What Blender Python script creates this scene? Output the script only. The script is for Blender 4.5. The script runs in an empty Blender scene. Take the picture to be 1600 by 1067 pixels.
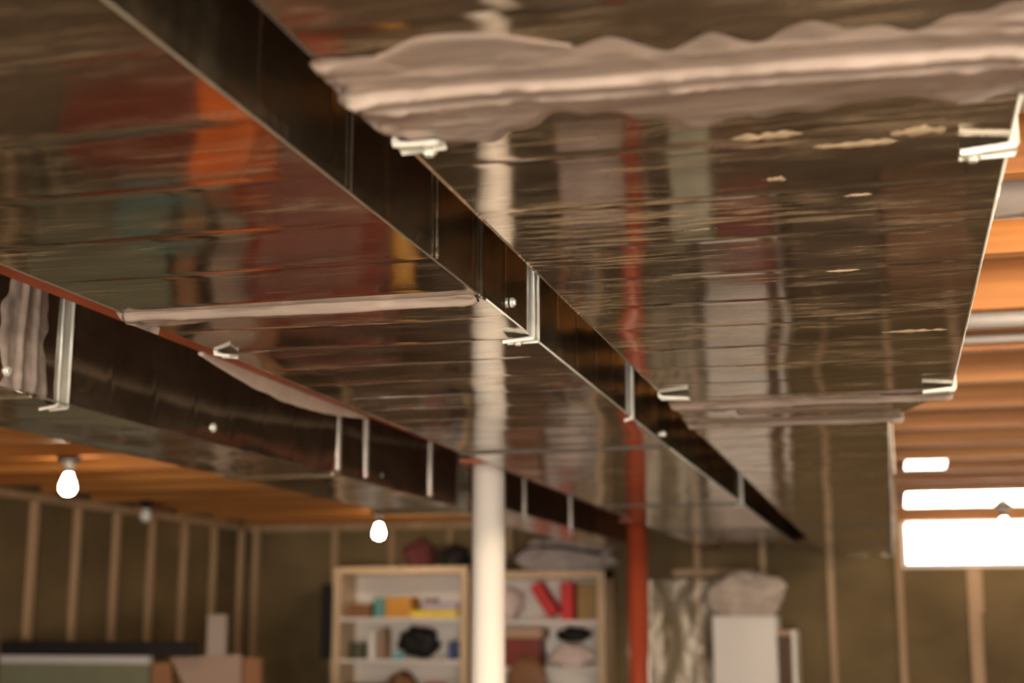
import bpy, bmesh, math, random
from mathutils import Vector, Matrix, noise
S = bpy.context.scene
COL = S.collection
R = math.radians
# ---------------------------------------------------------------- camera
cam = bpy.data.cameras.new('camera'); co = bpy.data.objects.new('camera', cam); COL.objects.link(co)
co.location = (0, 0, 1.66); co.rotation_euler = (R(90 + 11.2), 0, R(14.85))
cam.lens = 50; cam.sensor_width = 36; cam.clip_start = .05; cam.clip_end = 200
cam.dof.use_dof = True; cam.dof.focus_distance = 1.72; cam.dof.aperture_fstop = 4.0; cam.dof.aperture_blades = 0
S.camera = co
# ---------------------------------------------------------------- world, daylight, exposure
W = bpy.data.worlds.new('sky'); S.world = W; W.use_nodes = True
bg = W.node_tree.nodes['Background']; bg.inputs[0].default_value = (1.0, .89, .78, 1); bg.inputs[1].default_value = 20.0
S.view_settings.view_transform = 'Standard'; S.view_settings.look = 'None'; S.view_settings.gamma = 1
S.view_settings.use_curve_mapping = False; S.view_settings.exposure = 0.95
S.cycles.use_denoising = True
S.cycles.max_bounces = 10; S.cycles.diffuse_bounces = 5; S.cycles.glossy_bounces = 6
S.cycles.sample_clamp_indirect = 6; S.cycles.blur_glossy = .5
S.cycles.caustics_reflective = False; S.cycles.caustics_refractive = False
BULB = 85.0
BULB_COL = (1.0, .77, .53)
def portal(name, loc, rot, sx, sy):
    l = bpy.data.lights.new(name, 'AREA'); l.shape = 'RECTANGLE'; l.size = sx; l.size_y = sy
    l.cycles.is_portal = True
    o = bpy.data.objects.new(name, l); COL.objects.link(o); o.location = loc; o.rotation_euler = rot
portal('daylight_portal', (.68, 9.32, 2.14), (R(-90), 0, 0), 1.2, .30)      # small high window, shines to -Y
portal('daylight_portal', (.9, -3.62, 1.1), (R(90), 0, 0), 2.4, 2.0)         # unseen glazed door added for soft daylight, shines to +Y

# ---------------------------------------------------------------- materials
MATS = {}
def mat(name, col, rough=.6, metal=0., var=.0, scale=8., stretch=(1, 1, 1), bump=0., spec=.5, col2=None, detail=4, rvar=0., coat=0.):
    if name in MATS: return MATS[name]
    m = bpy.data.materials.new(name); m.use_nodes = True; MATS[name] = m
    n = m.node_tree.nodes; L = m.node_tree.links; b = n['Principled BSDF']
    b.inputs['Base Color'].default_value = (*col, 1); b.inputs['Roughness'].default_value = rough
    b.inputs['Metallic'].default_value = metal; b.inputs['Specular IOR Level'].default_value = spec
    b.inputs['Coat Weight'].default_value = coat
    tc = n.new('ShaderNodeTexCoord'); mp = n.new('ShaderNodeMapping'); mp.inputs['Scale'].default_value = stretch
    L.new(tc.outputs['Object'], mp.inputs[0])
    nz = n.new('ShaderNodeTexNoise'); nz.inputs['Scale'].default_value = scale; nz.inputs['Detail'].default_value = detail
    L.new(mp.outputs[0], nz.inputs['Vector'])
    rp = n.new('ShaderNodeValToRGB'); L.new(nz.outputs[0], rp.inputs[0])
    c2 = col2 or tuple(max(0, c * (1 - var)) for c in col)
    rp.color_ramp.elements[0].position = .35; rp.color_ramp.elements[1].position = .65
    rp.color_ramp.elements[0].color = (*c2, 1); rp.color_ramp.elements[1].color = (*col, 1)
    L.new(rp.outputs[0], b.inputs['Base Color'])
    if rvar:
        mr = n.new('ShaderNodeMapRange'); mr.inputs[3].default_value = rough - rvar; mr.inputs[4].default_value = rough + rvar
        L.new(nz.outputs[0], mr.inputs[0]); L.new(mr.outputs[0], b.inputs['Roughness'])
    if bump:
        bp = n.new('ShaderNodeBump'); bp.inputs['Strength'].default_value = bump; bp.inputs['Distance'].default_value = .004
        L.new(nz.outputs[0], bp.inputs['Height']); L.new(bp.outputs[0], b.inputs['Normal'])
    return m
def galvanised(name, base=(.53, .46, .385), rough=.06, dirt=.5, film=.05, scratch=.28, stain_scale=1.0, seed=0.):
    """rolled zinc sheet: fine brushed lines across the duct, dull oxide clouds, dusty tan stains with their own outline"""
    m = bpy.data.materials.new(name); m.use_nodes = True; MATS[name] = m
    n = m.node_tree.nodes; L = m.node_tree.links; b = n['Principled BSDF']; out = n['Material Output']
    tc = n.new('ShaderNodeTexCoord')
    def nz(scale, st, detail=5, rot=0., rough_=.55):
        mp = n.new('ShaderNodeMapping'); mp.inputs['Scale'].default_value = st
        mp.inputs['Location'].default_value = (seed * 3.1, seed * 1.7, seed); mp.inputs['Rotation'].default_value = (0, 0, rot)
        L.new(tc.outputs['Object'], mp.inputs[0])
        t = n.new('ShaderNodeTexNoise'); t.inputs['Scale'].default_value = scale; t.inputs['Detail'].default_value = detail
        t.inputs['Roughness'].default_value = rough_
        L.new(mp.outputs[0], t.inputs['Vector']); return t.outputs[0]
    def ramp(src, p0, p1, c0, c1):
        r = n.new('ShaderNodeValToRGB'); r.color_ramp.elements[0].position = p0; r.color_ramp.elements[1].position = p1
        r.color_ramp.elements[0].color = (*c0, 1) if len(c0) == 3 else c0; r.color_ramp.elements[1].color = (*c1, 1) if len(c1) == 3 else c1
        L.new(src, r.inputs[0]); return r.outputs[0]
    brushed = nz(60, (.25, 5, 5), 3)
    clouds = nz(7, (1, 1.6, 1.6), 6)
    b.inputs['Metallic'].default_value = 1
    dk = tuple(c * .55 for c in base)
    fine = nz(130, (.12, 3.5, 3.5), 4, .01, .8)
    mm = n.new('ShaderNodeMix'); mm.data_type = 'RGBA'; mm.blend_type = 'MULTIPLY'; mm.inputs[0].default_value = 1
    L.new(ramp(clouds, .32, .62, dk, base), mm.inputs[6]); L.new(ramp(fine, .3, .7, (.72, .72, .72), (1, 1, 1)), mm.inputs[7])
    L.new(mm.outputs[2], b.inputs['Base Color'])
    ma = n.new('ShaderNodeMath'); ma.operation = 'MULTIPLY_ADD'; ma.inputs[1].default_value = .08; ma.inputs[2].default_value = rough - .04
    L.new(clouds, ma.inputs[0])
    mb = n.new('ShaderNodeMath'); mb.operation = 'MULTIPLY_ADD'; mb.inputs[1].default_value = .05
    L.new(brushed, mb.inputs[0]); L.new(ma.outputs[0], mb.inputs[2])
    mc = n.new('ShaderNodeMath'); mc.operation = 'SUBTRACT'; mc.inputs[1].default_value = .025
    L.new(mb.outputs[0], mc.inputs[0]); L.new(mc.outputs[0], b.inputs['Roughness'])
    bp = n.new('ShaderNodeBump'); bp.inputs['Strength'].default_value = .06; bp.inputs['Distance'].default_value = .001
    L.new(brushed, bp.inputs['Height']); L.new(bp.outputs[0], b.inputs['Normal'])
    # dusty film and smears
    d = n.new('ShaderNodeBsdfPrincipled'); d.inputs['Base Color'].default_value = (.42, .34, .22, 1); d.inputs['Roughness'].default_value = .75
    s1 = nz(3.2 * stain_scale, (.7, 2.4, 2.4), 9, .06, .68)
    s2 = nz(22, (.5, 3.5, 3.5), 6, -.05, .7)
    f1 = ramp(s1, .46, .62, (0, 0, 0), (1, 1, 1)); f2 = ramp(s2, .44, .60, (0, 0, 0), (1, 1, 1))
    mu = n.new('ShaderNodeMath'); mu.operation = 'MULTIPLY'; L.new(f1, mu.inputs[0]); L.new(f2, mu.inputs[1])
    # thin scratches
    s3 = nz(40, (.12, 6, 6), 2, .12); f3 = ramp(s3, .66, .71, (0, 0, 0), (1, 1, 1))
    m3 = n.new('ShaderNodeMath'); m3.operation = 'MULTIPLY'; m3.inputs[1].default_value = scratch; L.new(f3, m3.inputs[0])
    m4 = n.new('ShaderNodeMath'); m4.operation = 'MULTIPLY'; L.new(ramp(s1, .38, .62, (.12, .12, .12), (1, 1, 1)), m4.inputs[1]); L.new(m3.outputs[0], m4.inputs[0]); m3 = m4
    ad = n.new('ShaderNodeMath'); ad.operation = 'MULTIPLY_ADD'; ad.inputs[1].default_value = dirt; L.new(mu.outputs[0], ad.inputs[0]); L.new(m3.outputs[0], ad.inputs[2])
    ad2 = n.new('ShaderNodeMath'); ad2.operation = 'ADD'; ad2.inputs[1].default_value = film; ad2.use_clamp = True; L.new(ad.outputs[0], ad2.inputs[0])
    mx = n.new('ShaderNodeMixShader'); L.new(ad2.outputs[0], mx.inputs[0]); L.new(b.outputs[0], mx.inputs[1]); L.new(d.outputs[0], mx.inputs[2])
    L.new(mx.outputs[0], out.inputs[0])
    return m
def emis(name, col, st):
    m = bpy.data.materials.new(name); m.use_nodes = True; n = m.node_tree.nodes; b = n['Principled BSDF']
    b.inputs['Base Color'].default_value = (*col, 1); b.inputs['Emission Color'].default_value = (*col, 1); b.inputs['Emission Strength'].default_value = st
    return m
def sheer(name, col, alpha_face, alpha_edge, rough=.05, bump=0.):
    """clear pane or film: mostly transparent, shinier at a slant"""
    m = bpy.data.materials.new(name); m.use_nodes = True; n = m.node_tree.nodes; L = m.node_tree.links; out = n['Material Output']
    n.remove(n['Principled BSDF'])
    t = n.new('ShaderNodeBsdfTransparent'); g = n.new('ShaderNodeBsdfGlossy'); g.inputs['Roughness'].default_value = rough; g.inputs[0].default_value = (*col, 1)
    f = n.new('ShaderNodeLayerWeight'); f.inputs[0].default_value = .4
    mr = n.new('ShaderNodeMapRange'); mr.inputs[3].default_value = alpha_face; mr.inputs[4].default_value = alpha_edge; L.new(f.outputs['Facing'], mr.inputs[0])
    mx = n.new('ShaderNodeMixShader'); L.new(mr.outputs[0], mx.inputs[0]); L.new(t.outputs[0], mx.inputs[1]); L.new(g.outputs[0], mx.inputs[2]); L.new(mx.outputs[0], out.inputs[0])
    if bump:
        tc = n.new('ShaderNodeTexCoord'); nz = n.new('ShaderNodeTexNoise'); nz.inputs['Scale'].default_value = 9; nz.inputs['Distortion'].default_value = 1.5
        L.new(tc.outputs['Object'], nz.inputs['Vector']); bp = n.new('ShaderNodeBump'); bp.inputs['Strength'].default_value = bump; bp.inputs['Distance'].default_value = .03
        L.new(nz.outputs[0], bp.inputs['Height']); L.new(bp.outputs[0], g.inputs['Normal'])
    return m
M_DUCT_R = galvanised('galvanised_right', dirt=.65, seed=1.3)
M_DUCT_M = galvanised('galvanised_middle', base=(.52, .465, .40), rough=.06, dirt=.35, seed=4.1)
M_DUCT_L = galvanised('galvanised_left', base=(.55, .53, .49), rough=.10, dirt=.35, seed=7.7, film=.07)
M_SIDE = galvanised('galvanised_side', base=(.60, .57, .50), rough=.09, dirt=.06, seed=3.3, film=.05, scratch=.08)
M_PIPE = mat('round_pipe_zinc', (.80, .74, .69), .26, .35, .12, 12, (.3, 2, 2))
M_DARK = mat('aged_sealant', (.07, .06, .05), .7)
M_PAN = galvanised('galvanised_pan', base=(.85, .84, .82), rough=.10, dirt=.0, seed=5.5)
M_ZINC = mat('bright_zinc', (.66, .69, .64), .35, .25, .15, 40)
M_SEAL = mat('duct_sealant', (.29, .245, .215), .26, 0, .25, 25, (.4, 2, 2), .5, .6)
M_WOOD = mat('joist_spruce', (.42, .185, .046), .55, 0, 0, 3.0, (.35, 9, 9), .15, .35, col2=(.25, .092, .019))
M_STUD = mat('stud_spruce', (.46, .32, .20), .6, 0, 0, 3.0, (9, 9, .35), .1, .3, col2=(.34, .22, .12))
M_OSB = mat('subfloor_board', (.42, .22, .08), .7, 0, .35, 14)
M_INS = mat('insulation_batt', (.19, .138, .068), .9, 0, .38, 1.6, (1, 1, 1.6), .6, .2, detail=9)
M_CONC = mat('concrete_floor', (.40, .32, .24), .55, 0, .25, 1.2, bump=.1)
M_WALLR = mat('concrete_wall', (.36, .33, .29), .8, 0, .2, 1.5)
M_BEAM = mat('red_oxide_paint', (.30, .062, .022), .5, 0, .3, 6)
M_POSTW = mat('white_paint', (.80, .77, .72), .45, 0, .04, 6)
M_POSTR = mat('red_paint', (.36, .062, .026), .34, 0, .12, 5, coat=.2)
M_BLACK = mat('black_plastic', (.012, .010, .010), .6, spec=.25)
M_BIRCH = mat('birch_veneer', (.60, .45, .29), .5, 0, .12, 3, (8, 8, .4))
M_WHITEP = mat('white_laminate', (.74, .70, .65), .45, 0, .03, 3)
M_GREYP = mat('grey_panel', (.42, .41, .42), .6, 0, .1, 3)
def cm(name, c, r=.6, **k): return mat(name, c, r, var=.15, **k)
M_RED = cm('red_plastic', (.62, .03, .03)); M_DRED = cm('dark_red_paint', (.20, .026, .014), .4)
M_ORANGE = cm('orange_plastic', (.85, .17, .02), .4); M_YEL = cm('yellow_card', (.80, .62, .05)); M_AMBER = cm('amber_card', (.62, .30, .04))
M_BROWN = cm('brown_card', (.24, .11, .045)); M_KRAFT = cm('kraft_card', (.46, .30, .19)); M_TEAL = cm('teal_plastic', (.13, .36, .34))
M_LILAC = cm('lilac_card', (.45, .40, .52)); M_NAVY = cm('navy_fabric', (.03, .05, .16)); M_CYAN = cm('cyan_plastic', (.12, .45, .55))
M_BAG = mat('beige_fabric', (.56, .47, .40), .85, 0, .2, 6, bump=.3); M_GREYBAG = mat('grey_fabric', (.42, .37, .36), .8, 0, .3, 7, bump=.3)
M_MOSS = cm('moss_green', (.06, .07, .03)); M_OLIVE = cm('olive_card', (.30, .19, .06)); M_SAGE = cm('sage_board', (.155, .165, .11), .3)
M_PINKW = cm('pinkish_cloth', (.70, .58, .55), .9); M_SAGEBOX = cm('pale_green_box', (.48, .50, .40))
M_GLASS = sheer('window_glass', (1, 1, 1), .04, .5)
M_FILM = sheer('vapour_film', (.8, .72, .6), .08, .35, .38, .3)
M_BULB = emis('lit_bulb_glass', BULB_COL, BULB); M_BULB_HI = emis('lit_bulb_glass_bright', BULB_COL, BULB * 15.5)
M_FROST = mat('frosted_bulb_glass', (.85, .85, .82), .25)

# ---------------------------------------------------------------- mesh helpers
def link(name, bm, m, parent=None, smooth=False, bevel=0.):
    me = bpy.data.meshes.new(name)
    bmesh.ops.recalc_face_normals(bm, faces=bm.faces) if not smooth == 'keep' else None
    bm.to_mesh(me); bm.free()
    if smooth:
        for p in me.polygons: p.use_smooth = True
    me.materials.append(m)
    o = bpy.data.objects.new(name, me); COL.objects.link(o)
    if parent is not None: o.parent = parent
    if bevel:
        b = o.modifiers.new('bevel', 'BEVEL'); b.width = bevel; b.segments = 2; b.limit_method = 'ANGLE'
    return o
def tag(o, label=None, cat=None, group=None, kind=None):
    if label: o['label'] = label
    if cat: o['category'] = cat
    if group: o['group'] = group
    if kind: o['kind'] = kind
    return o
def empty(name, loc, label, cat, group=None, rz=0):
    o = bpy.data.objects.new(name, None); COL.objects.link(o); o.location = loc; o.rotation_euler = (0, 0, rz)
    o.empty_display_size = .05
    return tag(o, label, cat, group)
def box(bm, x0, x1, y0, y1, z0, z1):
    vs = [bm.verts.new((x, y, z)) for x in (x0, x1) for y in (y0, y1) for z in (z0, z1)]
    for f in ((0, 1, 3, 2), (4, 6, 7, 5), (0, 4, 5, 1), (2, 3, 7, 6), (0, 2, 6, 4), (1, 5, 7, 3)): bm.faces.new([vs[i] for i in f])
    return vs
def bx(*a):
    bm = bmesh.new()
    if isinstance(a[0], (tuple, list)):
        for q in a: box(bm, *q)
    else: box(bm, *a)
    return bm
def tube(bm, p, q, r, seg=20, r2=None, caps=True):
    p = Vector(p); q = Vector(q); d = (q - p).normalized(); r2 = r if r2 is None else r2
    a = d.orthogonal().normalized(); b = d.cross(a)
    A = [bm.verts.new(p + r * (math.cos(t) * a + math.sin(t) * b)) for t in [2 * math.pi * i / seg for i in range(seg)]]
    B = [bm.verts.new(q + r2 * (math.cos(t) * a + math.sin(t) * b)) for t in [2 * math.pi * i / seg for i in range(seg)]]
    for i in range(seg): bm.faces.new((A[i], A[(i + 1) % seg], B[(i + 1) % seg], B[i]))
    if caps: bm.faces.new(A[::-1]); bm.faces.new(B)
def tb(p, q, r, seg=20, r2=None):
    bm = bmesh.new(); tube(bm, p, q, r, seg, r2); return bm
def path_tube(pts, r, seg=10):
    bm = bmesh.new(); rings = []
    pts = [Vector(p) for p in pts]
    for i, p in enumerate(pts):
        d = (pts[min(i + 1, len(pts) - 1)] - pts[max(i - 1, 0)]).normalized()
        a = d.cross(Vector((0, 0, 1)));  a = a.normalized() if a.length > .01 else d.orthogonal().normalized(); b = d.cross(a)
        rings.append([bm.verts.new(p + r * (math.cos(t) * a + math.sin(t) * b)) for t in [2 * math.pi * k / seg for k in range(seg)]])
    for u, v in zip(rings, rings[1:]):
        for i in range(seg): bm.faces.new((u[i], u[(i + 1) % seg], v[(i + 1) % seg], v[i]))
    bm.faces.new(rings[0][::-1]); bm.faces.new(rings[-1]); return bm
def lathe(prof, seg=24):
    bm = bmesh.new(); rings = [[bm.verts.new((r * math.cos(2 * math.pi * i / seg), r * math.sin(2 * math.pi * i / seg), z)) for i in range(seg)] for r, z in prof]
    for u, v in zip(rings, rings[1:]):
        for i in range(seg): bm.faces.new((u[i], u[(i + 1) % seg], v[(i + 1) % seg], v[i]))
    bm.faces.new(rings[0][::-1]); bm.faces.new(rings[-1]); return bm
def grid(bm, fn, us, vs):
    V = [[bm.verts.new(fn(u, v)) for v in vs] for u in us]
    for i in range(len(us) - 1):
        for j in range(len(vs) - 1): bm.faces.new((V[i][j], V[i + 1][j], V[i + 1][j + 1], V[i][j + 1]))
    return V
def lin(a, b, n): return [a + (b - a) * i / n for i in range(n + 1)]
def blob(c, rad, seed=0, amp=.18, sub=4, freq=2.2, flat=None):
    """a soft lumpy bag: squashed ball with folds, flattened where it rests"""
    bm = bmesh.new(); bmesh.ops.create_icosphere(bm, subdivisions=sub, radius=1)
    for v in bm.verts:
        p = v.co.copy(); s = 1 + amp * noise.noise(p * freq + Vector((seed, seed * 2, 0))) + amp * .4 * noise.noise(p * freq * 2.7 + Vector((0, seed, 5)))
        q = Vector((p.x * rad[0], p.y * rad[1], p.z * rad[2])) * s
        if flat is not None: q.z = max(q.z, -flat)
        v.co = q + Vector(c)
    return bm
def rnd_box(c, s, rz=0, rx=0, ry=0):
    bm = bx(-s[0] / 2, s[0] / 2, -s[1] / 2, s[1] / 2, -s[2] / 2, s[2] / 2)
    bm.transform(Matrix.Translation(c) @ Matrix.Rotation(rz, 4, 'Z') @ Matrix.Rotation(ry, 4, 'Y') @ Matrix.Rotation(rx, 4, 'X')); return bm

# ================================================================ the room
YB = 9.1; ZC = 2.32; JD = .235
XL, XR, YF = -4.28, 3.1, -3.55
tag(link('floor', bx(XL - .3, XR + .3, YF - .3, YB + .35, -.15, 0), M_CONC), kind='structure')
ceil = tag(link('ceiling', bx(XL - .2, XR + .2, YF - .2, YB + .3, ZC + JD, ZC + JD + .03), M_OSB), kind='structure')
k = -12
while True:
    y = 2.16 + .488 * k; k += 1
    if y > YB - .1: break
    if y < YF: continue
    link('joist', bx(XL, XR, y, y + .04, ZC, ZC + JD), M_WOOD, ceil, bevel=.002)
link('rim_joist', bx(XL, XR, YB + .02, YB + .06, ZC, ZC + JD), M_WOOD, ceil)
for y in (4.35, 5.33, 6.31):
    link('blocking', bx(.95, .99, y - .204, y + .24, ZC + .02, ZC + JD), M_WOOD, ceil)

# back wall: insulated stud wall with the small high window
WX0, WX1, WZ0, WZ1 = .085, 1.285, 2.02, 2.262
wb = bpy.data.objects.new('wall_back', None); COL.objects.link(wb)
ym = YB + .03
wbm = bx((XL - .2, XR + .2, ym, YB + .3, 0, WZ0 - .03), (XL - .2, WX0 - .03, ym, YB + .3, WZ0 - .03, ZC + JD), (WX1 + .03, XR + .2, ym, YB + .3, WZ0 - .03, ZC + JD), (WX0 - .03, WX1 + .03, YB + .07, YB + .3, WZ1 + .02, ZC + JD))
bpy.data.objects.remove(wb)
wb = tag(link('wall_back', wbm, M_INS), kind='structure')
def stud_x(x, z1=ZC - .04, w=.038, z0=.04): link('stud', bx(x - w / 2, x + w / 2, YB - .005, ym + .01, z0, z1), M_STUD, wb, bevel=.002)
for i in range(-9, 9):
    x = .031 + .41 * i
    if i in (1, 2, 3): stud_x(x, WZ0 - .04)
    else: stud_x(x)
stud_x(.475, WZ0 - .04); stud_x(-1.0, 1.96); stud_x(-4.24)
link('stud', bx(.475, .51, YB - .006, ym, 1.72, WZ0 - .04), M_STUD, wb)
link('top_plate', bx(XL, WX0 - .04, YB - .006, ym + .01, ZC - .04, ZC), M_STUD, wb)
link('bottom_plate', bx(XL, XR, YB - .006, ym + .01, 0, .04), M_STUD, wb)
link('header', bx(WX0 - .04, 1.4, YB - .03, ym + .01, 2.268, ZC), M_WOOD, wb, bevel=.002)
link('header', bx(-1.36, -.84, YB - .008, ym + .01, 1.955, 1.993), M_STUD, wb)
# window
wf = tag(link('window_1', bx((WX0 - .03, WX0, YB + .03, YB + .28, WZ0 - .03, WZ1 + .03), (WX1, WX1 + .03, YB + .03, YB + .28, WZ0 - .03, WZ1 + .03), (WX0, WX1, YB + .03, YB + .28, WZ0 - .03, WZ0), (WX0, WX1, YB + .03, YB + .28, WZ1, WZ1 + .03)), M_WHITEP), kind='structure')
link('window_pane', bx(WX0, WX1, YB + .16, YB + .165, WZ0, WZ1), M_GLASS, wf)
link('window_mullion', bx(.67, .69, YB + .15, YB + .18, WZ0, WZ1), M_WHITEP, wf)
# left wall
wl = tag(link('wall_left', bx(XL - .25, XL - .03, YF - .2, YB + .3, 0, ZC + JD), M_INS), kind='structure')
y = 8.99
while y > YF: 
    link('stud', bx(XL - .035, XL + .005, y - .019, y + .019, .04, ZC - .04), M_STUD, wl, bevel=.002); y -= .41
link('top_plate', bx(XL - .035, XL + .006, YF, YB, ZC - .04, ZC), M_STUD, wl)
link('bottom_plate', bx(XL - .035, XL + .006, YF, YB, 0, .04), M_STUD, wl)
tag(link('wall_right', bx(XR, XR + .25, YF - .2, YB + .3, 0, ZC + JD), M_WALLR), kind='structure')
DX0, DX1, DZ = -.3, 2.1, 2.1
tag(link('wall_front', bx((XL - .2, DX0, YF - .25, YF, 0, ZC + JD), (DX1, XR + .2, YF - .25, YF, 0, ZC + JD), (DX0, DX1, YF - .25, YF, DZ, ZC + JD)), M_WALLR), kind='structure')
dr = tag(link('door_1', bx((DX0, DX0 + .05, YF - .12, YF, 0, DZ), (DX1 - .05, DX1, YF - .12, YF, 0, DZ), (DX0, DX1, YF - .12, YF, DZ - .05, DZ), (.87, .93, YF - .12, YF, 0, DZ), (DX0, DX1, YF - .12, YF, .0, .05)), M_WHITEP), kind='structure')  # unseen door, put in to let soft daylight in from behind the camera
link('door_glass', bx(DX0, DX1, YF - .07, YF - .065, .05, DZ - .05), M_GLASS, dr)
# clear film stapled over the bay by the back wall
def film(u, v): return Vector((u, YB - .045 - .018 * noise.noise(Vector((u * 6, v * 2.5, 1))) - .008 * noise.noise(Vector((u * 25, v * 9, 4))), v))
bm = bmesh.new(); grid(bm, film, lin(-1.62, -1.02, 24), lin(.2, 1.95, 60))
fo = link('plastic_sheet', bm, M_FILM, None, True); so = fo.modifiers.new('thick', 'SOLIDIFY'); so.thickness = .0006
tag(fo, 'clear crinkled plastic sheet hanging over the studs behind the red post', 'plastic sheet')

# ================================================================ ducts
PITCH = .1535; PH = 1.16
def wob(a, b, seed, amp):
    return amp * (noise.noise(Vector((a * 3.1 + seed, b * 3.3, seed))) + .45 * noise.noise(Vector((a * 7.5, b * 6.5 + seed, seed * 2))))
def disp(a, y, seed, amp=.0016, bulge=.00022):
    t = (y - PH) / PITCH; i = math.floor(t); f = t - i
    rr = noise.cell(Vector((i + .5, seed, 0)))
    d = bulge * (.4 + 1.0 * rr) * 4 * f * (1 - f) + .0004 * (noise.cell(Vector((i + .5, seed + 9, 3))) - .5) * (f - .5)
    e = min(f, 1 - f) * PITCH
    if e < .0035: d += .0004 * (1 - e / .0035)
    return d + wob(a, y, seed, amp)
def ysamp(y0, y1):
    s = set([y0, y1]); i = math.floor((y0 - PH) / PITCH)
    while PH + i * PITCH < y1:
        b = PH + i * PITCH
        for d in (-.0036, -.0018, 0, .0018, .0036, .016, .034, .055, PITCH / 2, PITCH - .055, PITCH - .034, PITCH - .016):
            if y0 < b + d < y1: s.add(b + d)
        i += 1
    return sorted(s)
def duct_piece(name, m, parent, y0, y1, a, b, seed, amp=.0016, bulge=.00022):
    """a = (xl, xr, zb, zt) at y0, b = the same at y1"""
    bm = bmesh.new(); ys = ysamp(y0, y1)
    def L(y, i): t = (y - y0) / (y1 - y0); return a[i] + (b[i] - a[i]) * t
    us = lin(0, 1, 22); us2 = lin(0, 1, 10)
    def edge(u): return min(1, 10 * min(u, 1 - u))
    grid(bm, lambda u, y: Vector((L(y, 0) + (L(y, 1) - L(y, 0)) * u, y, L(y, 2) - disp(u * .5, y, seed, amp, bulge) * edge(u))), us, ys)
    grid(bm, lambda u, y: Vector((L(y, 1) - (L(y, 1) - L(y, 0)) * u, y, L(y, 3) + disp(u * .5, y, seed + 1, amp) * edge(u))), us, ys)
    grid(bm, lambda u, y: Vector((L(y, 1) + disp(u * .25, y, seed + 2, amp, bulge) * edge(u), y, L(y, 2) + (L(y, 3) - L(y, 2)) * u)), us2, ys)
    grid(bm, lambda u, y: Vector((L(y, 0) - disp(u * .25, y, seed + 3, amp, bulge) * edge(u), y, L(y, 3) - (L(y, 3) - L(y, 2)) * u)), us2, ys)
    for y in (y0, y1):
        vs = [bm.verts.new((L(y, i), y, L(y, j))) for i, j in ((0, 2), (1, 2), (1, 3), (0, 3))]
        bm.faces.new(vs if y == y0 else vs[::-1])
    nb = 22 * (len(ys) - 1)
    o = link(name, bm, m, parent, True); o.data.materials.append(M_SIDE)
    for p in o.data.polygons[2 * nb:]: p.material_index = 1
    # folded hem along the two lower corners
    return o
def hem(parent, y0, y1, x, xe, z, m):
    link('corner_seam', tb((x, y0, z), (xe, y1, z),   .0014, 8), m, parent, True)
def smear(parent, name, P, ulen, vmin, vmax, ridges, seed, h0=.0018, nu=110, nv=30, rag=.35, lump=0.):
    """sealant brushed over a joint. P(u, v, out) -> point; v runs across the joint; ridges = (v, height, width)"""
    bm = bmesh.new()
    def f(u, t):
        uu = u * ulen
        lo = vmin(u) + rag * .03 * noise.noise(Vector((uu * 9, seed, 1))) + rag * .02 * noise.noise(Vector((uu * 30, seed, 2)))
        hi = vmax(u) + rag * .03 * noise.noise(Vector((uu * 9, seed, 5))) + rag * .02 * noise.noise(Vector((uu * 30, seed, 6)))
        v = lo + (hi - lo) * t
        e = min(1, 8 * min(t, 1 - t)) * min(1, 40 * min(u, 1 - u) + .3)
        h = h0 * (1 + .8 * noise.noise(Vector((uu * 14, v * 70, seed)))) * e - .0012 * (1 - e)
        for rv, rh, rw in ridges:
            c = rv(u) + .004 * noise.noise(Vector((uu * 7, seed, 8)))
            g = math.exp(-((v - c) / rw) ** 2)
            h += rh * g * (1 + .35 * noise.noise(Vector((uu * 11, seed, 9)))) * min(1, .4 + e)
        if lump: h += lump * max(0, noise.noise(Vector((uu * 40, v * 55, seed)))) * (math.exp(-uu * 14) + math.exp(-(ulen - uu) * 20)) * e
        return P(u, v, h)
    grid(bm, f, lin(0, 1, nu), lin(0, 1, nv))
    return link(name, bm, M_SEAL, parent, True)
def cleat(parent, x, y, zb, zt, side, tab=.05, skew=0., w=.026):
    """drive cleat: folded strip up the side face whose end is hammered over under the duct. side=+1 right face, -1 left face"""
    s = side
    r = link('drive_cleat', bx((min(x, x + s * .0035), max(x, x + s * .0035), y - w / 2, y + w / 2, zb - .003, zt)), M_ZINC, parent, bevel=.0008)
    bm = bmesh.new()
    for dy in (-w / 2, w / 2): tube(bm, (x + s * .004, y + dy, zb - .004), (x + s * .004, y + dy, zt), .0022, 8)
    link('rolled_edge', bm, M_ZINC, r, True)
    bm = bmesh.new(); x1 = x - s * tab
    vs = [bm.verts.new(p) for p in ((x + s * .005, y - w / 2, zb - .004), (x + s * .005, y + w / 2, zb - .004), (x1, y + w / 2 + skew, zb - .006), (x1, y - w / 2 + skew, zb - .010),
                                    (x + s * .005, y - w / 2, zb - .002), (x + s * .005, y + w / 2, zb - .002), (x1, y + w / 2 + skew, zb - .003), (x1, y - w / 2 + skew, zb - .007))]
    for f in ((0, 1, 2, 3), (7, 6, 5, 4), (0, 4, 5, 1), (1, 5, 6, 2), (2, 6, 7, 3), (3, 7, 4, 0)): bm.faces.new([vs[i] for i in f])
    tube(bm, (x + s * .004, y - w / 2, zb - .005), (x1, y - w / 2 + skew, zb - .010), .0026, 8)
    tube(bm, (x + s * .004, y + w / 2, zb - .005), (x1, y + w / 2 + skew, zb - .007), .0022, 8)
    link('folded_tab', bm, M_ZINC, r)
def screw(parent, p, d=(0, 0, -1), r=.0045):
    p = Vector(p); d = Vector(d)
    bm = bmesh.new(); tube(bm, p - d * .003, p + d * .004, r, 6); tube(bm, p - d * .003, p + d * .0012, r * 1.5, 14)
    link('sheet_metal_screw', bm, M_ZINC, parent)
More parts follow.
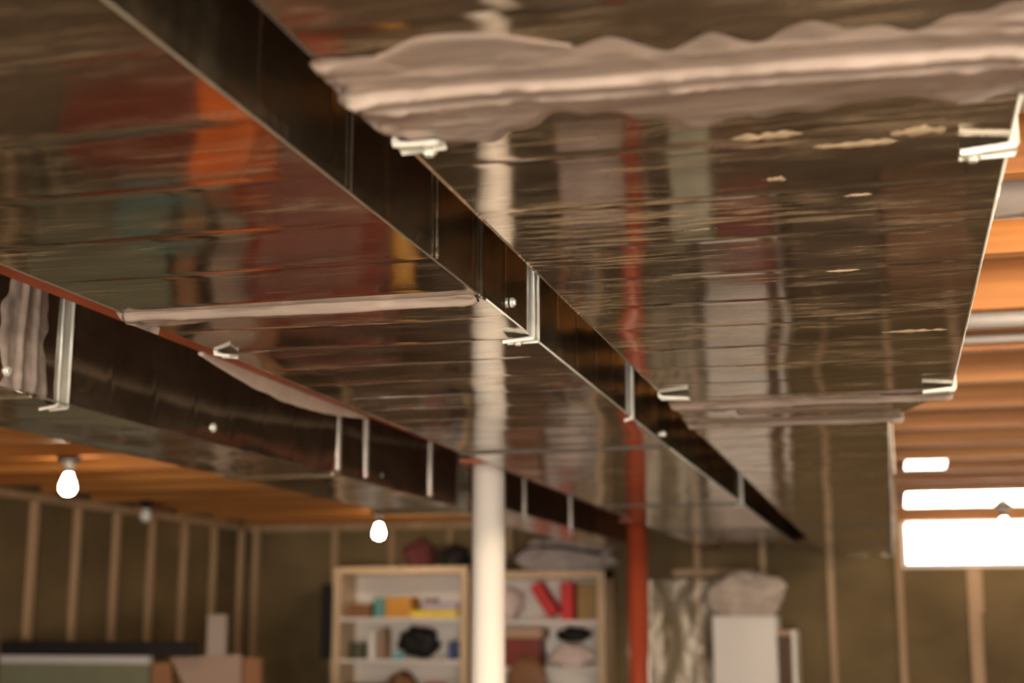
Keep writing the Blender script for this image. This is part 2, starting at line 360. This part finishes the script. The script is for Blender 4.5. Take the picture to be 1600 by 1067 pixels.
def slip(parent, y, x0, x1, z, m, w=.03, h=.006):
    bm = bx(x0, x1, y - w / 2, y + w / 2, z - h * .6, z + .001); tube(bm, (x0, y, z - h * .7), (x1, y, z - h * .7), h * .55, 10)
    link('slip_joint', bm, m if w > .025 else M_DARK, parent, bevel=.001)

# ---- right duct
ZA = 2.06
A = empty('rectangular_duct', (0, 0, 0), 'wide galvanised sheet metal duct overhead on the right, smeared with thick grey sealant', 'air duct', 'rectangular ducts under the joists')
TA = 2.29
duct_piece('duct_section', M_DUCT_R, A, -1.6, .97, (-.385, .114, ZA, TA), (-.385, .114, ZA, TA), 11)
duct_piece('duct_section', M_DUCT_R, A, .97, 2.60, (-.383, .113, ZA, TA), (-.384, .113, ZA, TA), 12.5)
duct_piece('duct_reducer', M_DUCT_R, A, 2.60, 2.92, (-.384, .113, ZA, TA), (-.392, .006, ZA + .004, TA), 13.3)
duct_piece('duct_section', M_DUCT_R, A, 2.92, 4.45, (-.392, .004, ZA + .004, TA), (-.392, .004, ZA + .002, TA), 14.9, .0012)
duct_piece('duct_section', M_DUCT_R, A, 4.45, 6.2, (-.392, .004, ZA + .002, TA), (-.392, .003, ZA + .002, TA), 15.7, .0012)
duct_piece('duct_section', M_DUCT_R, A, 6.2, 8.95, (-.392, .003, ZA + .002, TA), (-.392, .0, ZA + .002, TA), 16.2, .0012)
for a_, b_, l, r in ((-1.6, .95, -.385, .114), (1.0, 2.6, -.384, .113)):
    hem(A, a_, b_, l, l, ZA, M_DUCT_R); hem(A, a_, b_, r, r, ZA, M_ZINC)
hem(A, 2.92, 8.95, -.392, -.392, ZA + .003, M_DUCT_R); hem(A, 2.92, 8.95, .005, .001, ZA + .003, M_ZINC)
sk = lambda a, b: (lambda u: a + (b - a) * u)
def under(x0, x1, z): return lambda u, v, h: Vector((x0 + (x1 - x0) * u, v, z - h))
smear(A, 'sealant', under(-.393, .119, ZA - .002), .5, sk(.91, .94), sk(1.07, 1.112), [(sk(.968, 1.0), .0075, .0032), (sk(.996, 1.027), .0060, .0026), (sk(.94, .965), .001, .004)], 3.1, .0012, 200, 90, 1.4, .010)
def sideP(x, z0, z1, s): return lambda u, v, h: Vector((x + s * h, v, z0 + (z1 - z0) * u))
smear(A, 'sealant', under(-.372, -.20, ZA - .001), .17, lambda u: .925 - .045 * math.sin(math.pi * u), sk(.94, .94), [], 2.2, .0010, 60, 16, .4)
smear(A, 'sealant', sideP(-.384, ZA - .012, TA, -1), .23, sk(.935, .94), sk(1.02, 1.02), [(sk(.97, .97), .008, .008)], 5.2, .003, 50, 18, .8)
smear(A, 'sealant', sideP(.113, ZA - .008, TA, 1), .23, sk(.95, .95), sk(1.06, 1.06), [(sk(1.0, 1.0), .006, .008)], 6.2, .003, 50, 18, .8)
smear(A, 'sealant', under(-.389, .118, ZA), .5, sk(2.595, 2.60), sk(2.71, 2.69), [(sk(2.63, 2.63), .007, .010)], 8.4, .0016, 110, 24, .9, .012)
smear(A, 'sealant', under(-.397, .035, ZA + .003), .42, sk(2.83, 2.84), sk(2.98, 2.96), [(sk(2.92, 2.92), .008, .012)], 9.9, .0016, 90, 22, .9, .012)
smear(A, 'sealant', under(-.28, .015, ZA + .001), .3, sk(2.73, 2.72), sk(2.80, 2.79), [], 19.9, .002, 60, 12, .7)
cleat(A, -.385, 1.09, ZA, TA, -1, .038, -.010, .022); cleat(A, .114, 1.225, ZA, TA, 1, .042, -.004)
cleat(A, -.385, 2.50, ZA, TA, -1, .048); cleat(A, .114, 2.53, ZA, TA, 1, .05)
screw(A, (-.362, 1.092, ZA - .009)); screw(A, (.083, 1.225, ZA - .009))
for y in (6.2, 7.75): link('joint_line', bx(-.392, .004, y - .012, y + .012, ZA - .0005, ZA + .003), M_DARK, A)
for (x0, x1, y, w, sd) in ((-.06, -.02, 1.64, .006, 1), (-.115, -.055, 1.15, .012, 2), (-.05, .03, 1.19, .011, 3), (.015, .06, 1.17, .014, 4), (-.10, -.075, 1.27, .012, 5), (.0, .09, 2.02, .012, 6), (-.2, -.15, 1.42, .005, 7), (-.03, 0.0, 1.34, .006, 8)):
    bm = bmesh.new()
    grid(bm, lambda u, t: Vector((x0 + (x1 - x0) * u, y + 1.5 * w * (t - .5) * math.sin(math.pi * u) ** .5 * (1 + 1.1 * noise.noise(Vector((u * 6, sd, 0)))) + w * .25 * noise.noise(Vector((u * 4, sd, 7))), ZA - .0006 - .0012 * math.sin(math.pi * t) * math.sin(math.pi * u) - .0006 * noise.noise(Vector((u * 9, t * 5, sd))))), lin(0, 1, 26), lin(0, 1, 8))
    link('dried_glue', bm, mat('dried_glue', (.56, .47, .32), .6, 0, .3, 60), A, True)
# hanger strap beside the narrow run
link('hanger_strap', bx(.014, .016, 3.9, 3.94, ZA - .01, ZC + .04), M_ZINC, A)
link('hanger_strap', bx(.014, .016, 6.8, 6.84, ZA - .01, ZC + .04), M_ZINC, A)

# ---- middle duct
B = empty('rectangular_duct', (0, 0, 0), 'galvanised duct in the middle, between right duct and red beam, with a pinkish sealed joint', 'air duct', 'rectangular ducts under the joists')
ZB = 2.06
duct_piece('duct_section', M_DUCT_M, B, -1.6, 1.665, (-.965, -.478, ZB, TA), (-.962, -.481, ZB, TA), 21, .0022)
duct_piece('duct_section', M_DUCT_M, B, 1.665, 1.93, (-.958, -.480, ZB - .002, TA), (-.962, -.479, ZB - .001, TA), 22.4, .0028)
duct_piece('duct_section', M_DUCT_M, B, 1.93, 3.25, (-.965, -.480, ZB, TA), (-.985, -.490, ZB, TA), 23.6, .0030)
duct_piece('duct_section', M_DUCT_M, B, 3.25, 4.9, (-.985, -.490, ZB, TA), (-.985, -.490, ZB, TA), 24.6, .0016)
duct_piece('duct_section', M_DUCT_M, B, 4.9, 7.45, (-.985, -.490, ZB, TA), (-.99, -.485, ZB, TA), 25.1, .0016)
duct_piece('duct_reducer', M_DUCT_M, B, 7.45, 7.8, (-.99, -.485, ZB, TA), (-.62, -.43, ZB + .05, TA - .02), 26.1)
duct_piece('duct_section', M_DUCT_M, B, 7.8, 9.0, (-.62, -.43, ZB + .05, TA - .02), (-.62, -.43, ZB + .05, TA - .02), 27.1)
hem(B, -1.6, 1.66, -.965, -.962, ZB, M_ZINC); hem(B, -1.6, 1.66, -.478, -.481, ZB, M_ZINC)
hem(B, 1.68, 3.25, -.479, -.490, ZB, M_ZINC); hem(B, 1.68, 3.25, -.958, -.985, ZB, M_DUCT_M); hem(B, 3.25, 7.4, -.490, -.487, ZB, M_ZINC); hem(B, 3.25, 7.4, -.985, -.99, ZB, M_DUCT_M)
smear(B, 'sealant', under(-.972, -.487, ZB), .5, sk(1.625, 1.655), sk(1.72, 1.705), [(sk(1.648, 1.672), .009, .009)], 31.3, .0014, 120, 26, .5, .010)
smear(B, 'sealant', sideP(-.961, ZB - .012, TA, -1), .23, sk(1.62, 1.62), sk(1.72, 1.72), [(sk(1.65, 1.65), .007, .009)], 33.3, .003, 40, 16, .8)
link('corner_fold', bx((-.482, -.4765, 1.655, 1.672, ZB - .004, TA)), M_SIDE, B, bevel=.002)
cleat(B, -.479, 1.925, ZB, TA, 1, .040, -.006); cleat(B, -.962, 1.92, ZB, TA, -1, .022)
cleat(B, -.485, 2.74, ZB, TA, 1, .012, 0, .010); 
screw(B, (-.476, 1.80, ZB + .022), (1, 0, 0)); screw(B, (-.50, 1.92, ZB - .009))
for y in (3.25, 4.9, 6.3): slip(B, y, -.99, -.487, ZB, M_DUCT_M, .02, .004)
screw(B, (-.487, 3.18, ZB + .02), (1, 0, 0)); cleat(B, -.49, 4.9, ZB, TA, 1, .02, 0, .012)
for y in (1.21, 1.475): 
    link('standing_fold', bx(-.4795, -.4765, y - .002, y + .002, ZB, TA), M_DUCT_M, B)

# ---- left duct
Cd = empty('rectangular_duct', (0, 0, 0), 'galvanised duct on the left beyond the red beam, its side face streaked with vertical sealant', 'air duct', 'rectangular ducts under the joists')
ZD = 2.02
duct_piece('duct_section', M_DUCT_L, Cd, -1.6, 1.97, (-1.60, -1.335, ZD, TA), (-1.60, -1.335, ZD, TA), 41, .003, .0005)
duct_piece('duct_section', M_DUCT_L, Cd, 1.97, 3.28, (-1.60, -1.335, ZD, TA), (-1.60, -1.31, ZD, TA), 42.2, .003, .0005)
duct_piece('duct_section', M_DUCT_L, Cd, 3.28, 4.42, (-1.60, -1.31, ZD, TA), (-1.61, -1.33, ZD, TA), 43.2, .003, .0005)
duct_piece('duct_section', M_DUCT_L, Cd, 4.42, 7.9, (-1.56, -1.33, ZD + .04, TA), (-1.56, -1.33, ZD + .04, TA), 44.2, .003, .0005)
smear(Cd, 'sealant', sideP(-1.335, ZD, TA - .02, 1), .25, sk(1.905, 1.93), sk(2.03, 2.045), [(sk(1.955, 1.965), .006, .006), (sk(1.995, 2.0), .005, .005)], 43.3, .003, 60, 30, 1.3, .004)
cleat(Cd, -1.335, 2.085, ZD, TA, 1, .03, 0, .03)
for y, x in ((3.27, -1.312), (3.47, -1.315), (4.04, -1.325), (4.42, -1.33), (5.2, -1.33), (6.0, -1.33)):
    link('drive_cleat', bx((x, x + .005, y - .009, y + .009, ZD + .01, TA)), M_PIPE, Cd, bevel=.001)
for y in (1.98, 3.28): slip(Cd, y, -1.61, -1.32, ZD, M_DUCT_L, .04)
hem(Cd, -1.6, 4.42, -1.335, -1.322, ZD, M_DUCT_L)
for y, x in ((1.93, -1.334), (2.62, -1.322), (3.6, -1.32)): screw(Cd, (x, y, ZD + .03), (1, 0, 0), .006)
link('end_flange', bx(-1.63, -1.31, 4.40, 4.43, ZD - .012, TA), M_DUCT_L, Cd)

# ================================================================ steel beam and posts
bxm = bx((-1.12, -1.02, -2.5, 8.9, 2.112, 2.124), (-1.12, -1.02, -2.5, 8.9, 2.306, 2.318), (-1.074, -1.066, -2.5, 8.9, 2.11, 2.31))
tag(link('steel_beam', bxm, M_BEAM), 'red oxide painted steel I-beam running between the middle and left ducts', 'steel beam')
# sealant-stiff strip hanging along the beam flange
bm = bmesh.new()
def strip(u, t):
    y = 2.16 + .80 * u; w = .028 * max(0, math.sin(math.pi * u)) ** .8
    w = max(w, .0015) * (1 + .12 * noise.noise(Vector((u * 12, 0, 3))))
    return Vector((-1.121 - w * .5 * t, y, 2.114 - w * t - .004 * math.sin(t * 3)))
grid(bm, strip, lin(0, 1, 60), lin(0, 1, 8))
fo = link('tape_flap', bm, mat('grey_tape', (.50, .43, .37), .45, 0, .2, 20), None, True); so = fo.modifiers.new('thick', 'SOLIDIFY'); so.thickness = .003
tag(fo, 'greyish tape flap sagging along the edge of the red beam', 'tape')
def post(y, m, label):
    e = empty('support_post', (-1.07, y, 0), label, 'steel post', 'support posts under the beam')
    link('pole', tb((0, 0, .01), (0, 0, 2.09), .0455, 40), m, e, True)
    link('cap_plate', bx(-.06, .06, -.08, .08, 2.088, 2.0995), M_BEAM, e); link('base_plate', bx(-.08, .08, -.08, .08, 0, .012), m, e)
    for sx in (-.06, .06): link('anchor_bolt', tb((sx, .05, .01), (sx, .05, .035), .008, 6), M_ZINC, e)
post(3.785, M_POSTW, 'white painted round steel post standing in the middle of the picture')
post(6.15, M_POSTR, 'red painted round steel post, farther back than the white one')

cp = path_tube([(-1.15, y, 2.150 + .004 * math.sin(y * 4)) for y in lin(-.5, 2.95, 40)] + [(-1.15, y, 2.150 + .06 * (y - 2.95)) for y in lin(3.1, 4.6, 8)], .013, 12)
tag(link('added_conduit', cp, M_WHITEP, None, True), 'pale conduit added along the red beam to mirror as a band in the left duct side', 'conduit')  # made-up tube hidden behind the middle duct, only there for its pale reflection

# ================================================================ pipes in the joist bays, sheet metal pans
def pipe(name, y, z, r, x0, x1, m, label, cat):
    bm = tb((x0, y, z), (x1, y, z), r, 32)
    e = link(name, bm, m, None, True); tag(e, label, cat)
    for x in lin(x0 + .3, x1 - .3, 3): link('pipe_collar', tb((x, y, z), (x + .03, y, z), r + .002, 32), M_ZINC, e, True)
pipe('round_duct', 2.40, 2.392, .075, .13, 3.0, M_PIPE, 'silver round metal duct between joists, just beyond the nearer orange joist on the right', 'round duct')
pipe('round_duct', 1.90, 2.400, .075, .13, 3.0, M_PIPE, 'silver round metal duct nearest the camera, at the upper right edge', 'round duct')
pipe('drain_pipe', 3.30, 2.350, .040, .13, 3.0, M_POSTW, 'white plastic pipe lying between the joists on the right', 'pipe')
pipe('drain_pipe', 3.56, 2.335, .010, .13, 3.0, M_WHITEP, 'thin white pipe along the lower edge of a joist on the right', 'pipe')
tag(link('sheet_metal_pan', bx(.082, 1.75, 7.63, 8.57, ZC - .003, ZC - .0005), M_PAN), 'shiny sheet metal pan under the joists right before the window, long bright strip', 'metal pan')
tag(link('sheet_metal_pan', bx(.07, .235, 6.07, 6.42, ZC - .003, ZC - .0005), M_PAN), 'small shiny metal pan under the joists, short bright strip above the long one', 'metal pan')

# ================================================================ bulbs
BP = [(.0001, -.062), (.010, -.061), (.020, -.056), (.028, -.046), (.031, -.034), (.030, -.022), (.025, -.008), (.019, .006), (.015, .018), (.0135, .028)]
HP = [(.0001, .0), (.048, .0), (.050, -.006), (.046, -.014), (.030, -.022), (.022, -.045), (.0001, -.046)]
def bulb(x, y, label, lit=True, drop=.05, zc=ZC, hi=False):
    e = empty('bare_bulb_light', (x, y, zc), label, 'light bulb', 'bare bulbs on the ceiling')
    link('lamp_holder', lathe([(r, z) for r, z in HP]), M_BLACK, e, True)
    if drop > .05: link('socket', tb((0, 0, -.04), (0, 0, -drop), .016, 16), M_BLACK, e, True)
    bm = lathe(BP, 20); bm.transform(Matrix.Translation((0, 0, -drop - .024)))
    link('bulb', bm, (M_BULB_HI if hi else M_BULB) if lit else M_FROST, e, True)
bulb(-3.214, 5.108, 'lit bare bulb at far left, just under the left duct', drop=.066)
bulb(-2.95, 8.036, 'lit bare bulb near the middle, above the left bookcase', drop=.082)
bulb(.616, 8.524, 'lit bare bulb in front of the bright window at right', drop=.075, zc=ZC - .003)
bulb(-3.95, 7.06, 'unlit small frosted bulb near the top of the left wall', False, .03)
bulb(1.05, 2.18, 'lit bare bulb over the right side of the room, outside the picture', hi=True)
bulb(1.2, .228, 'lit bare bulb over the right side, close to the camera', hi=True)
bulb(.85, -.748, 'lit bare bulb added as unseen fill low behind the camera, on the right', drop=.47, hi=True)  # added lamp, brightens the white post and the foreground
bulb(-1.235, -1.236, 'lit bare bulb added as unseen fill behind the camera, on the left', drop=.29, hi=True)  # added lamp, lights the gap between beam and left duct

# ================================================================ bookcases and what they hold
def thing(name, bm, m, label, cat, group=None, smooth=False, bevel=0.): return tag(link(name, bm, m, None, smooth, bevel), label, cat, group)
SH1 = (1.672, 1.415, 1.12, .8, .42); SH2 = (1.655, 1.375, 1.10, .78, .40)
def bookcase(x0, x1, zt, shelves, label):
    e = empty('bookcase', (0, 0, 0), label, 'bookcase', 'bookcases at the back wall')
    y0, y1 = 8.6, 8.9
    for x in (x0, x1 - .05): link('side_panel', bx(x, x + .05, y0, y1, 0, zt), M_BIRCH, e, bevel=.003)
    link('top_board', bx(x0, x1, y0 - .003, y1, zt - .045, zt), M_BIRCH, e, bevel=.003)
    link('back_panel', bx(x0 + .05, x1 - .05, y1 - .012, y1 - .004, .02, zt - .045), M_WHITEP, e)
    for z in shelves + (.06,): link('shelf', bx(x0 + .05, x1 - .05, y0 + .01, y1 - .012, z, z + .022), M_WHITEP, e, bevel=.002)
bookcase(-3.46, -2.565, 2.01, SH1, 'pale wood bookcase left of the white post, with an amber box on its top shelf')
bookcase(-2.54, -1.70, 1.975, SH2, 'pale wood bookcase between the white and red posts, with red boxes on top shelf')
z1 = SH1[0] + .023; z2 = SH1[1] + .023; z3 = SH1[2] + .023
def ib(name, x0, x1, y0, y1, z0, z1_, m, label, cat='box', g=None): return thing(name, bx(x0, x1, y0, y1, z0, z1_), m, label, cat, g, bevel=.004)
ib('cardboard_box', -3.38, -3.23, 8.66, 8.82, z1, z1 + .085, M_BROWN, 'low dark brown box at left end of the upper shelf, left bookcase')
thing('jar', tb((-3.185, 8.72, z1), (-3.185, 8.72, z1 + .125), .042, 20), M_TEAL, 'small teal jar beside the amber box on the left bookcase', 'jar', smooth=False)
ib('cardboard_box', -3.125, -2.95, 8.65, 8.82, z1, z1 + .125, M_AMBER, 'amber orange box in the middle of the left bookcase upper shelf')
ib('cardboard_box', -2.925, -2.84, 8.81, 8.88, z1, z1 + .12, M_BROWN, 'brown box just right of the amber box on the upper shelf')
ib('flat_box', -2.945, -2.645, 8.63, 8.80, z1, z1 + .045, M_YEL, 'flat bright yellow box on the upper shelf, right end of left bookcase')
ib('flat_box', -2.88, -2.65, 8.66, 8.80, z1 + .046, z1 + .095, M_LILAC, 'flat lilac box lying on top of the yellow one')
thing('tub', tb((-3.32, 8.70, z2), (-3.32, 8.70, z2 + .10), .055, 20), M_MOSS, 'dark green tub on the second shelf, left end of left bookcase', 'tub')
ib('cardboard_box', -3.235, -3.19, 8.65, 8.8, z2, z2 + .17, M_WHITEP, 'narrow white carton standing between green tub and black bag')
ib('book', -3.16, -3.14, 8.66, 8.82, z2, z2 + .19, M_KRAFT, 'thin tan book standing on the second shelf by the white carton', 'book')
thing('duffel_bag', blob((-2.92, 8.735, z2 + .105), (.13, .07, .09), 3, .35, 4, 1.6, .103), M_BLACK, 'black fabric bag bulging on the second shelf of the left bookcase', 'bag', smooth=True)
ib('box', -2.70, -2.63, 8.64, 8.82, z2, z2 + .11, M_NAVY, 'navy blue box at the right end of the second shelf')
ib('box', -3.05, -2.99, 8.615, 8.645, z2, z2 + .04, M_CYAN, 'tiny cyan box in front of the black bag')
ib('cardboard_box', -3.38, -3.15, 8.64, 8.82, z3, z3 + .14, M_BROWN, 'brown box on the third shelf of the left bookcase', g=None)
thing('pouch', blob((-3.03, 8.72, z3 + .10), (.10, .07, .12), 8, .3, 3, 2, .098), M_BROWN, 'dark brown soft pouch in the middle of the third shelf', 'pouch', smooth=True)
ib('box', -2.86, -2.76, 8.64, 8.8, z3, z3 + .15, M_RED, 'small red box on the third shelf of the left bookcase')
z1 = SH2[0] + .023; z2 = SH2[1] + .023
thing('plastic_bag', blob((-2.34, 8.74, z1 + .095), (.10, .08, .10), 5, .25, 4, 2, .093), M_PINKW, 'pale round bag on the upper shelf of the right bookcase', 'bag', smooth=True)
thing('red_box', rnd_box((-2.09, 8.72, z1 + .126), (.07, .16, .215), ry=R(-33)), M_RED, 'bright red box leaning at a slant on the upper shelf', 'box')
thing('red_box', rnd_box((-1.945, 8.72, z1 + .115), (.075, .16, .228)), M_RED, 'bright red box standing upright beside the slanted red one', 'box')
ib('cardboard_box', -1.885, -1.765, 8.66, 8.84, z1, z1 + .22, M_OLIVE, 'olive brown box at the right end of the upper shelf')
ib('plank_stack', -2.42, -2.10, 8.63, 8.84, z2 + .17, z2 + .235, M_KRAFT, 'flat tan carton lying on the red case, right bookcase', 'carton')
ib('red_case', -2.42, -2.12, 8.64, 8.84, z2, z2 + .168, M_DRED, 'dark red case on the second shelf of the right bookcase', 'case')
thing('round_bag', blob((-2.17, 8.56, z2 - .09), (.13, .02, .15), 6, .2, 3, 2), M_BROWN, 'dark brown round cap hanging on the front of the right bookcase', 'cap', smooth=True)
thing('folded_blanket', blob((-1.935, 8.735, z2 + .06), (.125, .08, .075), 12, .3, 4, 2, .058), M_PINKW, 'pinkish white folded cloth on the second shelf, right bookcase', 'cloth', smooth=True)
thing('hat', blob((-1.92, 8.735, z2 + .19), (.11, .08, .045), 14, .3, 3, 2, .04), M_BLACK, 'black hat lying on the pinkish cloth', 'hat', smooth=True)
# on top of the bookcases
thing('backpack', blob((-2.93, 8.74, 2.01 + .075), (.10, .09, .095), 21, .3, 4, 2, .074), mat('maroon_fabric', (.10, .02, .02), .8), 'small maroon bag on top of the left bookcase', 'bag', smooth=True)
thing('backpack', blob((-2.68, 8.74, 2.01 + .06), (.09, .08, .075), 23, .3, 4, 2, .059), M_BLACK, 'small black bag on top of the left bookcase, beside the white post', 'bag', smooth=True)
thing('bundle', blob((-1.98, 8.75, 1.975 + .09), (.30, .13, .125), 25, .28, 5, 2, .089), M_GREYBAG, 'large grey bundled blanket on top of the right bookcase', 'blanket', smooth=True)
thing('handle_strap', path_tube([(-2.30, 8.60, 1.985), (-2.27, 8.60, 2.06), (-2.20, 8.60, 2.115), (-2.08, 8.60, 2.125), (-1.90, 8.60, 2.105), (-1.72, 8.60, 2.07)], .009), M_BLACK, 'black curved strap over the grey bundle on the right bookcase', 'strap', smooth=True)
thing('soft_bag', blob((-2.42, 8.75, 1.975 + .07), (.08, .09, .085), 27, .3, 4, 2, .069), mat('rust_fabric', (.30, .17, .13), .8), 'reddish beige bag on top of right bookcase, right beside the white post', 'bag', smooth=True)
thing('wall_speaker', bx(-3.545, -3.485, 8.62, 8.80, 1.44, 1.90), M_BLACK, 'narrow black upright panel left of the left bookcase', 'panel', bevel=.006)

# white cabinet group by the back wall
cb = empty('storage_cabinet', (0, 0, 0), 'tall white cabinet at the back wall right of the red post', 'cabinet')
link('body', bx(-1.03, -.665, 8.43, 8.72, 0, 1.70), M_WHITEP, cb, bevel=.003)
link('door', bx(-1.028, -.667, 8.41, 8.43, .02, 1.682), M_WHITEP, cb, bevel=.003)
link('handle', tb((-.70, 8.395, .95), (-.70, 8.395, 1.1), .006, 10), M_ZINC, cb, True)
sf = empty('open_shelf_unit', (0, 0, 0), 'narrow brown shelf unit with white edge beside the white cabinet', 'shelf unit')
link('side_panel', bx(-.585, -.56, 8.45, 8.80, 0, 1.62), M_WHITEP, sf); link('back_panel', bx(-.66, -.585, 8.78, 8.80, 0, 1.62), M_BROWN, sf)
link('top_board', bx(-.66, -.585, 8.45, 8.78, 1.59, 1.62), M_KRAFT, sf)
for z in (.3, .75, 1.2): link('shelf', bx(-.66, -.585, 8.47, 8.78, z, z + .02), M_BROWN, sf)
thing('fabric_bag', blob((-.84, 8.55, 1.70 + .118), (.215, .13, .145), 31, .22, 5, 1.5, .117), M_BAG, 'rumpled beige fabric bag lying on top of the white cabinet', 'bag', smooth=True)

# ================================================================ left: leaning boards below the left wall
rk = empty('glazed_panel', (0, 0, 0), 'long greenish panel with a thick black top rail at lower left', 'panel')
link('top_rail', bx(-4.22, -3.19, 6.2, 6.26, 1.508, 1.575), M_BLACK, rk, bevel=.004)
link('lower_trim', bx(-4.22, -3.42, 6.205, 6.25, 1.47, 1.507), M_GREYP, rk)
link('panel', bx(-4.22, -3.42, 6.21, 6.24, .35, 1.47), M_SAGE, rk)
for x in (-4.2, -3.45): link('leg', bx(x, x + .03, 6.2, 6.25, 0, .35), M_BLACK, rk)
thing('wooden_board', rnd_box((-3.33, 6.27, .745), (.12, .02, 1.47), ry=R(-5)), M_BROWN, 'reddish brown board leaning behind the black rail', 'board')
bm = bmesh.new(); pts = [(-3.36, 1.50), (-2.99, 1.515), (-2.99, .0), (-3.20, .0), (-3.20, 1.25)]
f0 = [bm.verts.new((x, 6.30, z)) for x, z in pts]; f1 = [bm.verts.new((x, 6.32, z)) for x, z in pts]
bm.faces.new(f0); bm.faces.new(f1[::-1])
for i in range(5): bm.faces.new((f0[i], f0[(i + 1) % 5], f1[(i + 1) % 5], f1[i]))
thing('cardboard_sheet', bm, mat('pale_card', (.29, .205, .16), .7), 'pale pinkish cardboard sheet standing right of the black rail', 'cardboard')
thing('white_board_end', bx(-3.19, -3.095, 6.34, 6.37, 0, 1.70), mat('dull_white_board', (.32, .265, .225), .7), 'narrow off-white board standing taller behind the pinkish cardboard', 'board')
thing('wooden_plank', bx(-2.985, -2.90, 6.32, 6.36, 0, 1.50), M_BROWN, 'dark brown plank at the right of the pinkish cardboard', 'plank')

# ================================================================ things on the floor seen mirrored in the ducts
def wheels(e, x0, x1, y0, y1):
    for x in (x0 + .06, x1 - .06):
        for y in (y0 + .06, y1 - .06): link('wheel', tb((x - .015, y, .05), (x + .015, y, .05), .05, 20), M_BLACK, e, True)
tc = empty('tool_chest', (0, 0, 0), 'large dark red tool chest mirrored in the middle duct', 'tool chest')
link('body', bx(-2.88, -2.18, 5.95, 6.30, .10, .86), M_DRED, tc, bevel=.01); wheels(tc, -2.88, -2.18, 5.95, 6.30)
for z in (.14, .30, .46, .60, .73):
    d = link('drawer', bx(-2.86, -2.20, 5.935, 5.95, z, z + .115), M_DRED, tc, bevel=.004); link('handle', bx(-2.8, -2.3, 5.92, 5.935, z + .09, z + .105), M_ZINC, d)
link('top_tray', bx(-2.89, -2.17, 5.93, 6.30, .86, .90), M_BLACK, tc)
ut = empty('tool_box', (0, 0, 0), 'red upper tool box standing on the large tool chest', 'tool box')
link('body', bx(-2.84, -2.22, 5.98, 6.28, .90, 1.16), M_DRED, ut, bevel=.01); link('handle', bx(-2.66, -2.44, 5.965, 5.98, 1.05, 1.08), M_ZINC, ut)
ob = empty('plastic_bin', (0, 0, 0), 'bright orange bin on the floor mirrored in the left part of the middle duct', 'bin')
link('body', bx(-2.90, -2.62, 5.40, 5.72, 0, .52), M_ORANGE, ob, bevel=.02); link('lid', bx(-2.92, -2.60, 5.38, 5.74, .52, .56), M_ORANGE, ob, bevel=.01)
thing('storage_tote', bx(-3.55, -2.96, 5.5, 5.95, 0, .42), M_DRED, 'low dark red tote left of the orange bin', 'tote', bevel=.02)
thing('storage_tote', bx(-3.62, -3.02, 6.05, 6.18, 0, .50), M_TEAL, 'teal tote behind the low dark red one', 'tote', bevel=.02)
thing('fuel_can', bx(-2.40, -2.15, 5.15, 5.35, 0, .20), mat('faded_red', (.42, .07, .03), .6), 'faded red can on the floor mirrored near the corner of the right duct', 'can', bevel=.02)
thing('jug', tb((-2.09, 5.95, 0), (-2.10, 5.95, .95), .06, 24), M_AMBER, 'tall amber tube standing beside the red tool chest', 'tube', smooth=False)
thing('carton', bx(-1.62, -1.2, 7.0, 7.4, 0, .42), M_PINKW, 'pale carton on the floor mirrored left of the red post in the right duct', 'carton', bevel=.006)
thing('carton', bx(-1.02, -.80, 7.0, 7.35, 0, .55), M_SAGEBOX, 'pale green carton on the floor mirrored right of the red post', 'carton', bevel=.006)
thing('crate', bx(-.98, -.55, 7.85, 8.2, 0, .54), M_DRED, 'dark red crate on the floor in front of the white cabinet', 'crate', bevel=.01)

wbn = empty('workbench', (0, 0, 0), 'dark brown workbench added before the bookcases to darken the reflection in the middle duct', 'workbench')  # unseen bench, added so the duct mirrors dark instead of pale shelves
link('worktop', bx(-3.36, -1.72, 7.72, 8.34, 1.0, 1.05), M_BROWN, wbn, bevel=.005); link('front_panel', bx(-3.30, -1.78, 7.80, 7.82, .06, 1.0), mat('dark_stained_wood', (.05, .032, .018), .5), wbn)
for x in (-3.33, -1.81):
    for y in (7.76, 8.24): link('leg', bx(x, x + .06, y, y + .06, 0, 1.0), M_BROWN, wbn)
thing('carton', bx(-3.1, -2.5, 7.9, 8.25, 1.05, 1.27), mat('dark_card', (.09, .055, .03), .7), 'added dark brown carton on the left part of the workbench', 'carton', bevel=.006)  # put on the bench to raise the dark part of the reflection
thing('carton', bx(-2.35, -1.85, 7.9, 8.25, 1.05, 1.24), mat('dark_card', (.09, .055, .03), .7), 'added dark brown carton on the right part of the workbench', 'carton', bevel=.006)  # second carton added for the same dark reflection
thing('carton', bx(-.48, .02, 8.3, 8.75, 0, .62), mat('dark_card', (.09, .055, .03), .7), 'dark brown carton on the floor right of the white cabinet', 'carton', bevel=.006)
thing('carton', bx(.05, .55, 8.3, 8.75, 0, .56), M_BROWN, 'reddish brown carton on the floor below the window', 'carton', bevel=.006)
